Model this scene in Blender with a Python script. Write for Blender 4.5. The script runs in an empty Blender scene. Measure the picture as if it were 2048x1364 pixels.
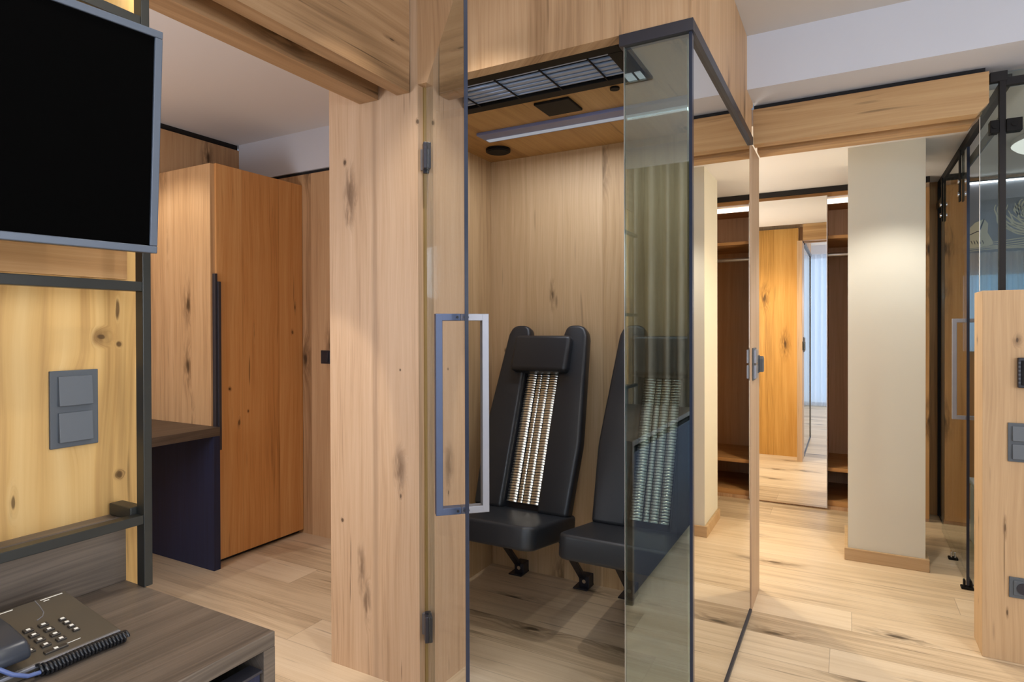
import bpy, bmesh, math, random
from mathutils import Vector, Matrix
C = bpy.context.scene
COL = C.collection
random.seed(7)

# ------------------------------------------------------------------ materials
def new_mat(name):
    m = bpy.data.materials.new(name); m.use_nodes = True
    nt = m.node_tree; nt.nodes.clear()
    out = nt.nodes.new('ShaderNodeOutputMaterial')
    return m, nt, out

class NB:
    """tiny node builder"""
    def __init__(s, nt): s.nt = nt
    def put(s, sock, v):
        if isinstance(v, bpy.types.NodeSocket): s.nt.links.new(v, sock)
        elif v is not None: sock.default_value = v
    def math(s, op, a, b=None, c=None, clamp=False):
        n = s.nt.nodes.new('ShaderNodeMath'); n.operation = op; n.use_clamp = clamp
        s.put(n.inputs[0], a); s.put(n.inputs[1], b)
        if c is not None: s.put(n.inputs[2], c)
        return n.outputs[0]
    def vec(s, x, y, z):
        n = s.nt.nodes.new('ShaderNodeCombineXYZ')
        for i, v in enumerate((x, y, z)): s.put(n.inputs[i], v)
        return n.outputs[0]
    def noise(s, v, scale=1.0, detail=2.0, rough=.5, dist=0.0):
        n = s.nt.nodes.new('ShaderNodeTexNoise'); s.put(n.inputs['Vector'], v)
        n.inputs['Scale'].default_value = scale; n.inputs['Detail'].default_value = detail
        n.inputs['Roughness'].default_value = rough; n.inputs['Distortion'].default_value = dist
        return n.outputs['Fac']
    def white(s, v):
        n = s.nt.nodes.new('ShaderNodeTexWhiteNoise'); n.noise_dimensions = '3D'
        s.put(n.inputs['Vector'], v); return n.outputs['Value']
    def ramp(s, f, stops):
        n = s.nt.nodes.new('ShaderNodeValToRGB'); e = n.color_ramp.elements
        e[0].position, e[0].color = stops[0][0], (*stops[0][1], 1)
        e[1].position, e[1].color = stops[-1][0], (*stops[-1][1], 1)
        for p, c in stops[1:-1]:
            k = e.new(p); k.color = (*c, 1)
        s.put(n.inputs[0], f); return n.outputs[0]
    def mapr(s, v, a, b, c=0.0, d=1.0, smooth=True):
        n = s.nt.nodes.new('ShaderNodeMapRange'); n.interpolation_type = 'SMOOTHSTEP' if smooth else 'LINEAR'
        n.clamp = True
        for i, x in zip((0, 1, 2, 3, 4), (v, a, b, c, d)): s.put(n.inputs[i], x)
        return n.outputs[0]
    def mix(s, f, a, b, mode='MIX'):
        n = s.nt.nodes.new('ShaderNodeMix'); n.data_type = 'RGBA'; n.blend_type = mode
        s.put(n.inputs[0], f)
        s.put(n.inputs[6], (*a, 1) if isinstance(a, tuple) and len(a) == 3 else a)
        s.put(n.inputs[7], (*b, 1) if isinstance(b, tuple) and len(b) == 3 else b)
        return n.outputs[2]

def principled(nt, out, color, rough=.5, metal=0.0, spec=.5, coat=0.0, bump=None, bstr=.1):
    b = nt.nodes.new('ShaderNodeBsdfPrincipled')
    k = NB(nt)
    k.put(b.inputs['Base Color'], (*color, 1) if isinstance(color, tuple) else color)
    k.put(b.inputs['Roughness'], rough); k.put(b.inputs['Metallic'], metal)
    b.inputs['Specular IOR Level'].default_value = spec
    b.inputs['Coat Weight'].default_value = coat
    if bump is not None:
        bp = nt.nodes.new('ShaderNodeBump'); bp.inputs['Strength'].default_value = bstr
        bp.inputs['Distance'].default_value = .002
        nt.links.new(bump, bp.inputs['Height']); nt.links.new(bp.outputs[0], b.inputs['Normal'])
    nt.links.new(b.outputs[0], out.inputs[0])
    return b

def plain(name, col, rough=.5, metal=0.0, spec=.5, coat=0.0, vary=.06, scale=30.):
    m, nt, out = new_mat(name); k = NB(nt)
    g = nt.nodes.new('ShaderNodeNewGeometry').outputs['Position']
    n = k.noise(g, scale, 3.0)
    c = k.mix(n, tuple(x*(1-vary) for x in col), tuple(min(1, x*(1+vary)) for x in col))
    principled(nt, out, c, rough, metal, spec, coat)
    return m

def wood(name, axis, dark, mid, light, pw=.22, plen=None, knots=.5, seam=.25, tone=.3, rough=.5, seed=0.0, cath=.5, cracks=.5, spec=.35, grain=1.0, warp=.06, spots=()):
    m, nt, out = new_mat(name); k = NB(nt)
    g = nt.nodes.new('ShaderNodeNewGeometry').outputs['Position']
    sp = nt.nodes.new('ShaderNodeSeparateXYZ'); nt.links.new(g, sp.inputs[0])
    x, y, z = sp.outputs
    if axis == 'Z': u, a = k.math('ADD', x, y), z
    elif axis == 'X': u, a = k.math('ADD', y, z), x
    else: u, a = k.math('ADD', x, z), y
    u_w, a_w = u, a
    u = k.math('ADD', u, seed*.37 + 20.0); a = k.math('ADD', a, seed*.71)
    q = k.math('DIVIDE', u, pw); iu = k.math('FLOOR', q); fr = k.math('FRACT', q)
    r1 = k.white(k.vec(iu, seed, .5))
    if plen:
        qa = k.math('ADD', k.math('DIVIDE', a, plen), k.math('MULTIPLY', r1, 7.3))
        ia = k.math('FLOOR', qa); fa = k.math('FRACT', qa)
        r = k.white(k.vec(iu, ia, seed))
    else: r = r1
    rz = k.math('MULTIPLY', r, 37.0)
    n0 = k.noise(k.vec(k.math('MULTIPLY', u, 3.2), k.math('MULTIPLY', a, 1.1), rz), 1.0, 2.0)
    vo = nt.nodes.new('ShaderNodeTexVoronoi'); vo.feature = 'F1'
    vo.voronoi_dimensions = '2D'; vo.inputs['Scale'].default_value = 1.0
    wob = k.noise(k.vec(k.math('MULTIPLY', u, 60.0), k.math('MULTIPLY', a, 14.0), rz), 1.0, 2.0)
    nt.links.new(k.vec(k.math('ADD', k.math('MULTIPLY', u, 5.0), k.math('MULTIPLY', wob, .10)), k.math('ADD', k.math('MULTIPLY', a, 1.7), k.math('MULTIPLY', r, 9.0)), 0.0), vo.inputs['Vector'])
    sc = nt.nodes.new('ShaderNodeSeparateColor'); nt.links.new(vo.outputs['Color'], sc.inputs[0])
    pick = k.math('GREATER_THAN', sc.outputs[0], 1.0 - .75*knots)
    vd = vo.outputs['Distance']
    halo = k.math('MULTIPLY', k.mapr(vd, .0, .34, 1.0, 0.0), pick)
    smoke = k.math('MULTIPLY', halo, k.mapr(wob, .30, .62))
    knot = k.math('MULTIPLY', k.mapr(vd, .025, .085, 1.0, 0.0), pick)
    band = None
    for (u0, a0, ru, ra, st, core) in spots:      # individual knots, cracks and darker streaks of this board, and painted joint shade
        du = k.math('DIVIDE', k.math('SUBTRACT', u_w, u0), ru); da = k.math('DIVIDE', k.math('SUBTRACT', a_w, a0), ra)
        wb = .9 if core >= 0 else .35
        du = k.math('ADD', du, k.math('MULTIPLY', k.math('SUBTRACT', wob, .5), wb))
        dd = k.math('SQRT', k.math('ADD', k.math('MULTIPLY', du, du), k.math('MULTIPLY', da, da)))
        hm = k.math('MULTIPLY', k.mapr(dd, .1, 1.0, 1.0, 0.0), st)
        if core < 0:                               # plain streak, crack or painted joint shade
            band = hm if band is None else k.math('MAXIMUM', band, hm)
        else:
            halo = k.math('MAXIMUM', halo, hm)
            smoke = k.math('MAXIMUM', smoke, k.math('MULTIPLY', hm, k.mapr(wob, .28, .60)))
            if core > 0: knot = k.math('MAXIMUM', knot, k.math('MULTIPLY', k.mapr(dd, core*.5, core, 1.0, 0.0), .9))
    uu = k.math('ADD', u, k.math('MULTIPLY', k.math('SUBTRACT', n0, .5), warp))
    uu = k.math('ADD', uu, k.math('MULTIPLY', halo, .045))
    cat = k.noise(k.vec(k.math('MULTIPLY', uu, 34.0*grain), k.math('MULTIPLY', a, 1.0), rz), 1.0, 2.0, .5)
    stk = k.noise(k.vec(k.math('MULTIPLY', uu, 170.0*grain), k.math('MULTIPLY', a, 3.5), rz), 1.0, 3.0, .6)
    big = k.noise(k.vec(k.math('MULTIPLY', u, 5.0), k.math('MULTIPLY', a, .8), rz), 1.0, 2.0, .5)
    val = k.math('ADD', k.math('MULTIPLY', cat, cath), k.math('MULTIPLY', stk, .85-cath*.75))
    val = k.math('ADD', val, k.math('MULTIPLY', k.math('SUBTRACT', big, .5), .35))
    val = k.math('ADD', val, k.math('MULTIPLY', k.math('SUBTRACT', r, .5), tone))
    mean = cath*.5 + (.85-cath*.75)*.5
    col = k.ramp(val, [(max(0.0, mean-.40), dark), (mean-.04, mid), (min(1.0, mean+.34), light)])
    col = k.mix(k.math('MULTIPLY', smoke, .80), col, tuple(d*.55 for d in dark))
    col = k.mix(k.math('MULTIPLY', knot, .85), col, tuple(d*.22 for d in dark))
    ck = k.noise(k.vec(k.math('MULTIPLY', uu, 55.0), k.math('MULTIPLY', a, 2.4), k.math('ADD', rz, 5.0)), 1.0, 1.0)
    ckm = k.math('MULTIPLY', k.mapr(ck, .70, .80), cracks)
    col = k.mix(ckm, col, tuple(d*.3 for d in dark))
    if band is not None: col = k.mix(band, col, tuple(d*.55 for d in dark))
    edge = k.math('MULTIPLY', k.math('MINIMUM', fr, k.math('SUBTRACT', 1.0, fr)), pw)
    sm = k.math('MULTIPLY', k.mapr(edge, .0004, .0022, 1.0, 0.0), seam)
    if plen:
        ee = k.math('MULTIPLY', k.math('MINIMUM', fa, k.math('SUBTRACT', 1.0, fa)), plen)
        sm = k.math('MAXIMUM', sm, k.math('MULTIPLY', k.mapr(ee, .0004, .0022, 1.0, 0.0), seam))
    col = k.mix(sm, col, tuple(d*.45 for d in dark))
    rg = k.math('ADD', k.math('MULTIPLY', stk, .15), rough-.07)
    principled(nt, out, col, rg, 0, spec, 0, stk, .10)
    return m

def glass_mat(name, tint, ior=1.9, refl=(.95, .97, .97)):
    """thin architectural glass: Fresnel mix of a tinted clear layer and a sharp reflection"""
    m, nt, out = new_mat(name)
    fr = nt.nodes.new('ShaderNodeFresnel'); fr.inputs['IOR'].default_value = ior
    # same reflectance from both sides of the sheet
    gm = nt.nodes.new('ShaderNodeLayerWeight'); gm.inputs['Blend'].default_value = .5
    k = NB(nt)
    f0 = ((ior-1)/(ior+1))**2
    p = k.math('POWER', gm.outputs['Facing'], 4.0)
    F = k.math('ADD', k.math('MULTIPLY', p, 1.0-f0), f0, clamp=True)
    t = nt.nodes.new('ShaderNodeBsdfTransparent'); t.inputs[0].default_value = (*tint, 1)
    gl = nt.nodes.new('ShaderNodeBsdfGlossy'); gl.inputs['Roughness'].default_value = 0.0
    gl.inputs[0].default_value = (*refl, 1)
    mx = nt.nodes.new('ShaderNodeMixShader')
    nt.links.new(F, mx.inputs[0]); nt.links.new(t.outputs[0], mx.inputs[1]); nt.links.new(gl.outputs[0], mx.inputs[2])
    nt.links.new(mx.outputs[0], out.inputs[0]); nt.nodes.remove(fr)
    return m

def emit(name, col, s):
    m, nt, out = new_mat(name)
    e = nt.nodes.new('ShaderNodeEmission'); e.inputs[0].default_value = (*col, 1); e.inputs[1].default_value = s
    nt.links.new(e.outputs[0], out.inputs[0]); return m

def mirror(name, col):
    m, nt, out = new_mat(name)
    e = nt.nodes.new('ShaderNodeBsdfGlossy'); e.inputs[0].default_value = (*col, 1); e.inputs['Roughness'].default_value = 0
    nt.links.new(e.outputs[0], out.inputs[0]); return m

def sheer_mat(name, col, trans=.35):
    m, nt, out = new_mat(name)
    d = nt.nodes.new('ShaderNodeBsdfDiffuse'); d.inputs[0].default_value = (*col, 1)
    tl = nt.nodes.new('ShaderNodeBsdfTranslucent'); tl.inputs[0].default_value = (*col, 1)
    tr = nt.nodes.new('ShaderNodeBsdfTransparent')
    a = nt.nodes.new('ShaderNodeMixShader'); a.inputs[0].default_value = .6
    b = nt.nodes.new('ShaderNodeMixShader'); b.inputs[0].default_value = trans
    nt.links.new(d.outputs[0], a.inputs[1]); nt.links.new(tl.outputs[0], a.inputs[2])
    nt.links.new(a.outputs[0], b.inputs[1]); nt.links.new(tr.outputs[0], b.inputs[2])
    nt.links.new(b.outputs[0], out.inputs[0]); return m

def S(r, g, b):   # sRGB 0-255 -> linear
    f = lambda c: (c/255/12.92) if c/255 <= .04045 else ((c/255+.055)/1.055)**2.4
    return (f(r), f(g), f(b))

M = {}
M['oak']     = wood('oak_tan', 'Z', S(138,104,72), S(192,156,118), S(214,182,146), pw=.235, knots=.22, tone=.28, seam=.15, cath=.45, cracks=.35, seed=1)
M['oak_post']= wood('oak_post', 'Z', S(142,110,82), S(197,165,132), S(216,188,158), pw=.31, knots=.0, tone=.06, seam=0, cath=.42, cracks=.12, seed=4.4, spots=[
    (.080, 1.665, .038, .15, 1, 0), (.066, 1.60, .016, .06, 1, 0), (.056, 1.787, .012, .022, .9, .5), (.375, 1.879, .012, .018, .9, .55), (.298, .728, .038, .11, 1, 0), (.300, .640, .008, .022, .8, .4),
    (.125, .36, .026, .13, 1, 0), (.150, .25, .026, .12, 1, 0), (.036, .52, .012, .014, .9, .6), (.300, 1.062, .006, .008, .9, .6), (.075, .40, .0035, .11, .9, -1), (.072, .285, .003, .08, .8, -1),
    (.190, 1.0, .020, 2.6, .34, -1), (.344, 2.02, .0035, .13, .85, -1), (.320, 1.95, .003, .06, .6, -1), (.30, .05, .003, .05, .7, -1)])  # the thin line high up paints the shadow gap where the beam meets the post
M['oak_in']  = wood('oak_interior', 'Z', S(136,104,68), S(194,162,120), S(216,186,146), pw=.2, knots=.08, tone=.25, seam=.15, cath=.45, cracks=.3, seed=3, spots=[
    (1.434, 1.361, .022, .10, .85, .25), (1.455, 1.33, .010, .05, .7, 0), (1.169, 1.091, .008, .03, .7, .4), (1.498, .833, .008, .014, .8, .5)])
M['oak_tv']  = wood('oak_panel', 'Z', S(146,104,54), S(210,170,106), S(230,198,138), pw=.42, knots=.12, tone=.1, seam=.1, cath=.75, cracks=.5, seed=5, warp=.13, spots=[
    (-.612, 1.186, .030, .026, .9, .22), (-.581, 1.171, .009, .011, .9, .6), (-.581, .912, .013, .016, .95, .6), (-.584, 1.240, .007, .035, .9, .7), (-.76, .90, .012, .05, .8, .3),
    (-.578, 1.05, .014, .30, .28, -1), (-.66, 1.05, .05, .12, .35, 0)])
M['oak_right'] = wood('oak_partition', 'Z', S(136,102,68), S(190,157,118), S(212,180,140), pw=.3, knots=.05, tone=.15, seam=.1, cath=.5, cracks=.6, seed=8, spots=[
    (3.300, 1.153, .020, .035, .9, .3), (3.264, .48, .008, .06, .9, .3), (3.262, .38, .003, .22, .7, -1), (3.271, .176, .006, .03, .8, .4)])
M['oak_y']   = wood('oak_beam_left', 'Y', S(106,80,54), S(164,130,94), S(194,162,124), pw=.40, knots=.3, tone=.15, seam=0, cath=.7, cracks=.6, seed=2, spots=[(.76, 1.40, .003, .18, .9, -1), (.80, 1.05, .003, .22, .8, -1), (.93, 1.30, .003, .16, .9, -1), (.97, 1.12, .0025, .12, .8, -1), (.85, 1.52, .010, .05, .9, .3), (1.0, 1.0, .012, .06, .9, .3)])
M['oak_x']   = wood('oak_beam_right', 'X', S(92,66,40), S(176,138,94), S(204,170,124), pw=.55, knots=.15, tone=.1, seam=0, cath=.75, cracks=.5, seed=6)
M['oak_board'] = wood('oak_board', 'Y', S(128,92,56), S(180,138,90), S(206,168,122), pw=.4, knots=.2, tone=.1, seam=0, cath=.6, cracks=.4, seed=12)
M['rebate'] = wood('oak_rebate', 'Z', S(84,64,34), S(140,116,70), S(168,142,94), pw=.3, knots=0, tone=.05, seam=0, cath=.4, cracks=.1, seed=33)
M['oak_yellow'] = wood('oak_rear', 'Z', S(136,92,34), S(198,148,74), S(220,174,102), pw=.22, knots=.3, tone=.2, seam=.2, cath=.5, cracks=.4, seed=31)
M['oak_ceil']= wood('oak_cabin_ceiling', 'Y', S(120,86,46), S(180,140,86), S(206,168,112), pw=.2, knots=.35, tone=.25, seam=.2, cath=.5, cracks=.4, seed=9)
M['ward']    = wood('wardrobe_wood', 'Z', S(128,80,40), S(206,148,88), S(226,178,120), pw=.24, knots=.06, tone=.3, seam=.2, cath=.5, cracks=.6, seed=10, spots=[
    (-.736, .89, .016, .02, .9, .45), (-.327, 1.18, .014, .03, .9, .45), (-.683, .709, .016, .05, .9, .4), (-.625, .762, .010, .016, .9, .5), (-.307, 1.325, .012, .06, .8, .25), (-.587, 1.18, .007, .09, .7, 0)])
M['ward_side'] = wood('wardrobe_side_wood', 'Z', S(146,110,74), S(200,162,118), S(222,188,146), pw=.2, knots=.2, tone=.2, seam=.15, cath=.45, cracks=.3, seed=13)
M['room_wood'] = wood('room_wood', 'Z', S(132,98,66), S(190,152,112), S(210,176,136), pw=.2, knots=.3, tone=.25, seam=.2, cath=.45, cracks=.4, seed=14)
M['closet']  = wood('closet_wood', 'Z', S(138,108,82), S(196,160,126), S(216,182,150), pw=.3, knots=0.0, tone=.2, seam=.1, cath=.5, cracks=.2, seed=15)
M['closet_x']= wood('closet_shelf_wood', 'X', S(110,76,40), S(176,132,84), S(200,158,108), pw=.5, knots=.1, tone=.1, seam=0, cath=.5, cracks=.2, seed=16)
M['dark_y']  = wood('dark_wood', 'Y', S(50,44,40), S(98,88,78), S(134,120,106), pw=.6, knots=0, tone=.05, seam=0, cath=.45, cracks=.35, rough=.45, seed=17, grain=1.3)
M['dark_z']  = wood('dark_wood_upright', 'Z', S(16,20,36), S(30,36,62), S(44,52,82), pw=.6, knots=0, tone=.05, seam=0, cath=.3, cracks=.1, rough=.5, seed=18, grain=1.3)
M['dark_top']= wood('dark_wood_desk', 'Y', S(46,38,34), S(80,68,58), S(110,96,84), pw=.6, knots=0, tone=.05, seam=0, cath=.4, cracks=.3, rough=.45, seed=19)
M['brown_wall'] = wood('brown_wood', 'Z', S(96,68,40), S(172,130,84), S(196,154,106), pw=.24, knots=.4, tone=.3, seam=.2, cath=.6, cracks=.5, seed=20)
M['floor']   = wood('oak_floor', 'X', S(150,126,98), S(214,192,160), S(232,214,186), pw=.185, plen=1.7, knots=.34, tone=.36, seam=.4, cath=.5, cracks=.4, rough=.38, seed=21, spec=.4, warp=.035)
M['skirt']   = wood('oak_skirting', 'X', S(150,122,90), S(190,162,124), S(206,180,146), pw=.3, knots=0, tone=.1, seam=0, cath=.5, cracks=.1, seed=22)
M['white']   = plain('white_plaster', S(204,207,216), .9, vary=.015, scale=6)
M['beige']   = plain('beige_plaster', S(216,216,205), .9, vary=.015, scale=6)
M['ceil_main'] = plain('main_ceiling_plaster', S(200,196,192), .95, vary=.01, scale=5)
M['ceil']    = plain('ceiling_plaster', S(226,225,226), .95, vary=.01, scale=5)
M['gap']     = plain('shadow_gap', S(24,22,24), .8)
M['black_metal'] = plain('black_metal', S(54,56,54), .38, .35, .5)
M['dark_frame'] = plain('anthracite_metal', S(66,66,74), .4, .5)
M['bezel']   = plain('bezel_grey', S(82,92,106), .35, .2)
M['screen']  = plain('black_screen', (.002, .002, .002), .15, 0, 0.0, 0, vary=.02)
M['plate']   = plain('anthracite_plastic', S(84,90,96), .5, vary=.02)
M['plate_dk']= plain('black_plastic', S(40,40,48), .4, vary=.02)
M['rocker']  = plain('rocker_plastic', S(96,102,108), .45, vary=.02)
M['steel']   = plain('brushed_steel', S(146,148,156), .42, .5)
M['steel_shade'] = plain('shaded_steel', S(84,96,124), .45, .4)  # same steel, with the shade on the camera-side handle put into its colour
M['chrome']  = plain('chrome', S(225,228,232), .1, 1.0)
M['leather'] = plain('black_leather', S(34,38,44), .40, 0, .6, 0, vary=.08, scale=120)
M['rib']     = plain('reflector_metal', S(246,242,232), .3, 1.0, vary=.12, scale=260)
M['rib_back']= plain('reflector_back', S(18,20,28), .35, .3)
M['heater']  = plain('heater_dark', S(18,17,17), .6, .0, .2)
M['louvre']  = plain('louvre_metal', S(158,176,206), .4, .3)
M['led_bar'] = plain('lamp_aluminium', S(132,144,190), .45, .2)
M['diffuser']= emit('lamp_diffuser', (.85, .87, .95), .42)
M['alu']     = plain('silver_rail', S(214,212,210), .3, .8)
M['phone']   = plain('phone_plastic', S(92,86,76), .35, .25, vary=.03)
M['phone_dk']= plain('handset_plastic', S(52,58,68), .3, .1, vary=.03)
M['key']     = plain('key_plastic', S(58,54,50), .35, vary=.05)
M['print']   = plain('white_print', S(235,235,228), .6, vary=.01)
M['cord']    = plain('cord_rubber', S(30,32,36), .3)
M['cord_blue'] = plain('cord_blue', S(92,110,160), .35)
M['glass']   = glass_mat('tinted_glass', (.70, .79, .77), 3.2, (.88, .93, .93))
M['glass_door'] = glass_mat('tinted_door_glass', (.78, .81, .80), 3.4)
M['glass_clear'] = glass_mat('bathroom_glass', (.78, .83, .83), 1.45)
M['glass_edge'] = plain('glass_edge', S(38,46,64), .2, 0, .4, vary=.1)
M['mirror']  = mirror('mirror_bronze', (.86, .83, .78))
M['mirror2'] = mirror('mirror_silver', (.93, .93, .92))
M['drape']   = plain('taupe_drape', S(150,142,128), .95, vary=.05)
M['sheer']   = sheer_mat('sheer_voile', (.82, .86, .92), .30)
M['daylight']= emit('daylight', (.55, .74, 1.0), 1.5)
M['daylight_b']= emit('bathroom_daylight', (.34, .66, .95), .6)
M['led_warm']= emit('led_warm', (1.0, .90, .74), 2.2)
M['closet_led']= emit('closet_led', (1.0, .93, .80), 4.0)
M['lens'] = emit('spot_lens', (.9, .97, 1.0), .9)
M['spot_plate'] = plain('spot_plate', S(78,84,98), .5, vary=.02)
M['led_cool']= emit('led_white', (.95, .97, 1.0), 7.0)
M['lamp_white'] = emit('lamp_opal', (1.0, .96, .86), 1.2)
M['mural']   = plain('mural_ground', S(136,138,144), .6, vary=.05)
M['mural_line'] = plain('mural_line', S(216,206,176), .6, vary=.02)
M['mural_dark'] = plain('mural_ink', S(36,36,38), .6, vary=.02)
M['ceramic'] = plain('white_ceramic', S(232,232,230), .25, vary=.01)

# ------------------------------------------------------------------ mesh helpers
def B(): return bmesh.new()
def bx(bm, lo, hi, bev=0.0, seg=2):
    lo, hi = Vector(lo), Vector(hi)
    r = bmesh.ops.create_cube(bm, size=1.0)
    vs = r['verts']
    bmesh.ops.scale(bm, vec=hi-lo, verts=vs); bmesh.ops.translate(bm, vec=(lo+hi)/2, verts=vs)
    if bev:
        es = list({e for v in vs for e in v.link_edges})
        bmesh.ops.bevel(bm, geom=es, offset=bev, segments=seg, affect='EDGES', profile=.5)
    return bm
def box(lo, hi, bev=0.0, seg=2): return bx(B(), lo, hi, bev, seg)
def frame_box(bm, O, e1, e2, e3, lo, hi, bev=0.0, seg=2):
    """box in a rotated frame with origin O and unit axes e1,e2,e3"""
    t = B(); bx(t, lo, hi, bev, seg)
    Mx = Matrix(((e1[0], e2[0], e3[0], O[0]), (e1[1], e2[1], e3[1], O[1]), (e1[2], e2[2], e3[2], O[2]), (0, 0, 0, 1)))
    t.transform(Mx); return merge(bm, t)
def merge(bm, t):
    me = bpy.data.meshes.new('tmp'); t.to_mesh(me); t.free(); bm.from_mesh(me); bpy.data.meshes.remove(me); return bm
def cyl(bm, p, q, r, r2=None, n=20):
    p, q = Vector(p), Vector(q); d = q-p
    t = B(); bmesh.ops.create_cone(t, cap_ends=True, segments=n, radius1=r, radius2=r if r2 is None else r2, depth=d.length)
    t.transform(Matrix.Translation((p+q)/2) @ d.to_track_quat('Z', 'Y').to_matrix().to_4x4())
    return merge(bm, t)
def tube(bm, pts, r, n=8):
    pts = [Vector(p) for p in pts]; rings = []
    up = Vector((0, 0, 1))
    for i, p in enumerate(pts):
        d = (pts[min(i+1, len(pts)-1)] - pts[max(i-1, 0)]).normalized()
        a = d.cross(up)
        if a.length < 1e-4: a = d.cross(Vector((1, 0, 0)))
        a.normalize(); b = d.cross(a).normalized()
        rings.append([bm.verts.new(p + r*(math.cos(t)*a + math.sin(t)*b)) for t in [2*math.pi*j/n for j in range(n)]])
    for A, D in zip(rings, rings[1:]):
        for j in range(n): bm.faces.new((A[j], A[(j+1) % n], D[(j+1) % n], D[j]))
    bm.faces.new(list(reversed(rings[0]))); bm.faces.new(rings[-1]); return bm
def prism(bm, poly, fn, t0, t1, bev=0.0, seg=3):
    """extrude polygon poly[(a,b)] between depths t0,t1; fn(a,b,t)->xyz"""
    t = B()
    f = [t.verts.new((a, b, t0)) for a, b in poly]; g = [t.verts.new((a, b, t1)) for a, b in poly]
    n = len(poly)
    t.faces.new(list(reversed(f))); t.faces.new(g)
    for i in range(n): t.faces.new((f[i], f[(i+1) % n], g[(i+1) % n], g[i]))
    bmesh.ops.recalc_face_normals(t, faces=t.faces)
    if bev: bmesh.ops.bevel(t, geom=list(t.edges), offset=bev, segments=seg, affect='EDGES', profile=.5)
    for v in t.verts: v.co = Vector(fn(*v.co))
    bmesh.ops.recalc_face_normals(t, faces=t.faces)
    return merge(bm, t)
def strip_round(bm, poly, r, seg=5):
    pass

def obj(name, bm, m, parent=None, smooth=None, mats=None):
    bmesh.ops.recalc_face_normals(bm, faces=bm.faces)
    me = bpy.data.meshes.new(name); bm.to_mesh(me); bm.free()
    o = bpy.data.objects.new(name, me); COL.objects.link(o)
    for mm in (mats or [m]): me.materials.append(M[mm])
    if parent is not None:
        w = Vector((0, 0, 0)); p = parent
        while p is not None: w += p.location; p = p.parent
        me.transform(Matrix.Translation(-w)); o.parent = parent
    if smooth:
        for p in me.polygons: p.use_smooth = True
        try: me.set_sharp_from_angle(angle=math.radians(smooth))
        except Exception: pass
    return o
def thing(name, label, cat, loc, group=None):
    o = bpy.data.objects.new(name, None); COL.objects.link(o); o.location = loc; o.empty_display_size = .1
    o['label'] = label; o['category'] = cat
    if group: o['group'] = group
    return o
def tag(o, label, cat, group=None):
    o['label'] = label; o['category'] = cat
    if group: o['group'] = group
    return o
def struct(name, bm, m, label=None, cat=None, smooth=None):
    o = obj(name, bm, m, smooth=smooth); o['kind'] = 'structure'
    if label: o['label'] = label
    if cat: o['category'] = cat
    return o
def part_at(name, bm, m, parent, smooth=None): return obj(name, bm, m, parent, smooth)

ZC = 2.36      # main ceiling
# ================================================================== room shell
f = B(); bx(f, (-3.45, -1.45, -.05), (2.45, 5.25, 0)); struct('floor', f, 'floor', 'pale oak plank floor running through all the rooms', 'floor')
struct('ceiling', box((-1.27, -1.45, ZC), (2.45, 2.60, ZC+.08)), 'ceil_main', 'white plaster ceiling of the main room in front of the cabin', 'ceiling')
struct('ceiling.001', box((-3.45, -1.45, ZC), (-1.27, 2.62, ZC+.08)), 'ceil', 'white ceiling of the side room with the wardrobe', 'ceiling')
struct('ceiling.002', box((-1.75, 3.0, 2.125), (2.45, 5.25, 2.2)), 'ceil', 'low white ceiling of the passage behind the right header beam', 'ceiling')
struct('wall_front', box((-.352, 2.59, 2.147), (2.45, 3.05, ZC)), 'white', 'white dropped bulkhead above the right header beam', 'wall')
# side room walls
struct('wall_left', box((-3.45, -1.45, 0), (-3.37, 2.62, 2.325)), 'room_wood', 'wood clad far wall of the side room above the wardrobe', 'wall')
struct('trim_1', box((-3.43, -1.45, 2.325), (-3.385, 2.56, ZC)), 'gap', 'dark shadow gap on top of the side room far wall', 'trim')
struct('wall_back', box((-3.37, 2.56, 0), (-1.63, 2.64, 2.105)), 'room_wood', 'wood clad back wall of the side room beside the wardrobe', 'wall')
struct('trim_2', box((-3.37, 2.575, 2.105), (-1.63, 2.64, 2.125)), 'gap', 'dark shadow gap above the side room back wall', 'trim')
struct('wall_upper', box((-3.37, 2.56, 2.125), (-1.63, 2.64, ZC)), 'white', 'white plaster strip above the side room wood cladding', 'wall')
struct('wall_rear', box((-3.45, -1.5, 0), (-1.27, -1.42, ZC)), 'white', 'white wall of the side room behind the camera', 'wall')
# tv wall
w = box((-1.48, -1.42, 0), (-1.27, .742, 1.978)); struct('wall_tv', w, 'oak_tv', 'yellow oak panelled wall behind the television', 'wall')
struct('trim_3', box((-1.27, -1.3, 1.300), (-1.262, .701, 1.40)), 'oak_board', 'horizontal grained oak board across the television wall', 'trim')
# header beam over the side room opening, with a sliding-door groove
bm = B()
bx(bm, (-1.318, -1.42, 1.978), (-1.266, 1.608, ZC-.002)); bx(bm, (-1.40, -1.42, 2.03), (-1.318, 1.608, ZC-.002))
bx(bm, (-1.483, -1.42, 1.978), (-1.40, 1.608, ZC-.002))
struct('trim_4', bm, 'oak_y', 'heavy oak header beam with a track groove over the left opening', 'beam')
# right header beam
bm = B()
def beam_poly(y0, y1, zb):
    poly = [(-.352, zb), (.415, zb), (.447, zb+.034), (.447, 2.124), (-.352, 2.124)]
    prism(bm, poly, lambda a, b, t: (a, t, b), y0, y1)
beam_poly(2.77, 2.83, 1.977); beam_poly(2.83, 2.90, 2.02); beam_poly(2.90, 3.0, 1.977)
struct('trim_5', bm, 'oak_x', 'long oak header beam over the passage on the right', 'beam')
struct('trim_6', box((-.352, 2.795, 2.124), (.44, 3.0, 2.147)), 'gap', 'dark shadow gap on top of the right header beam', 'trim')
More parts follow.
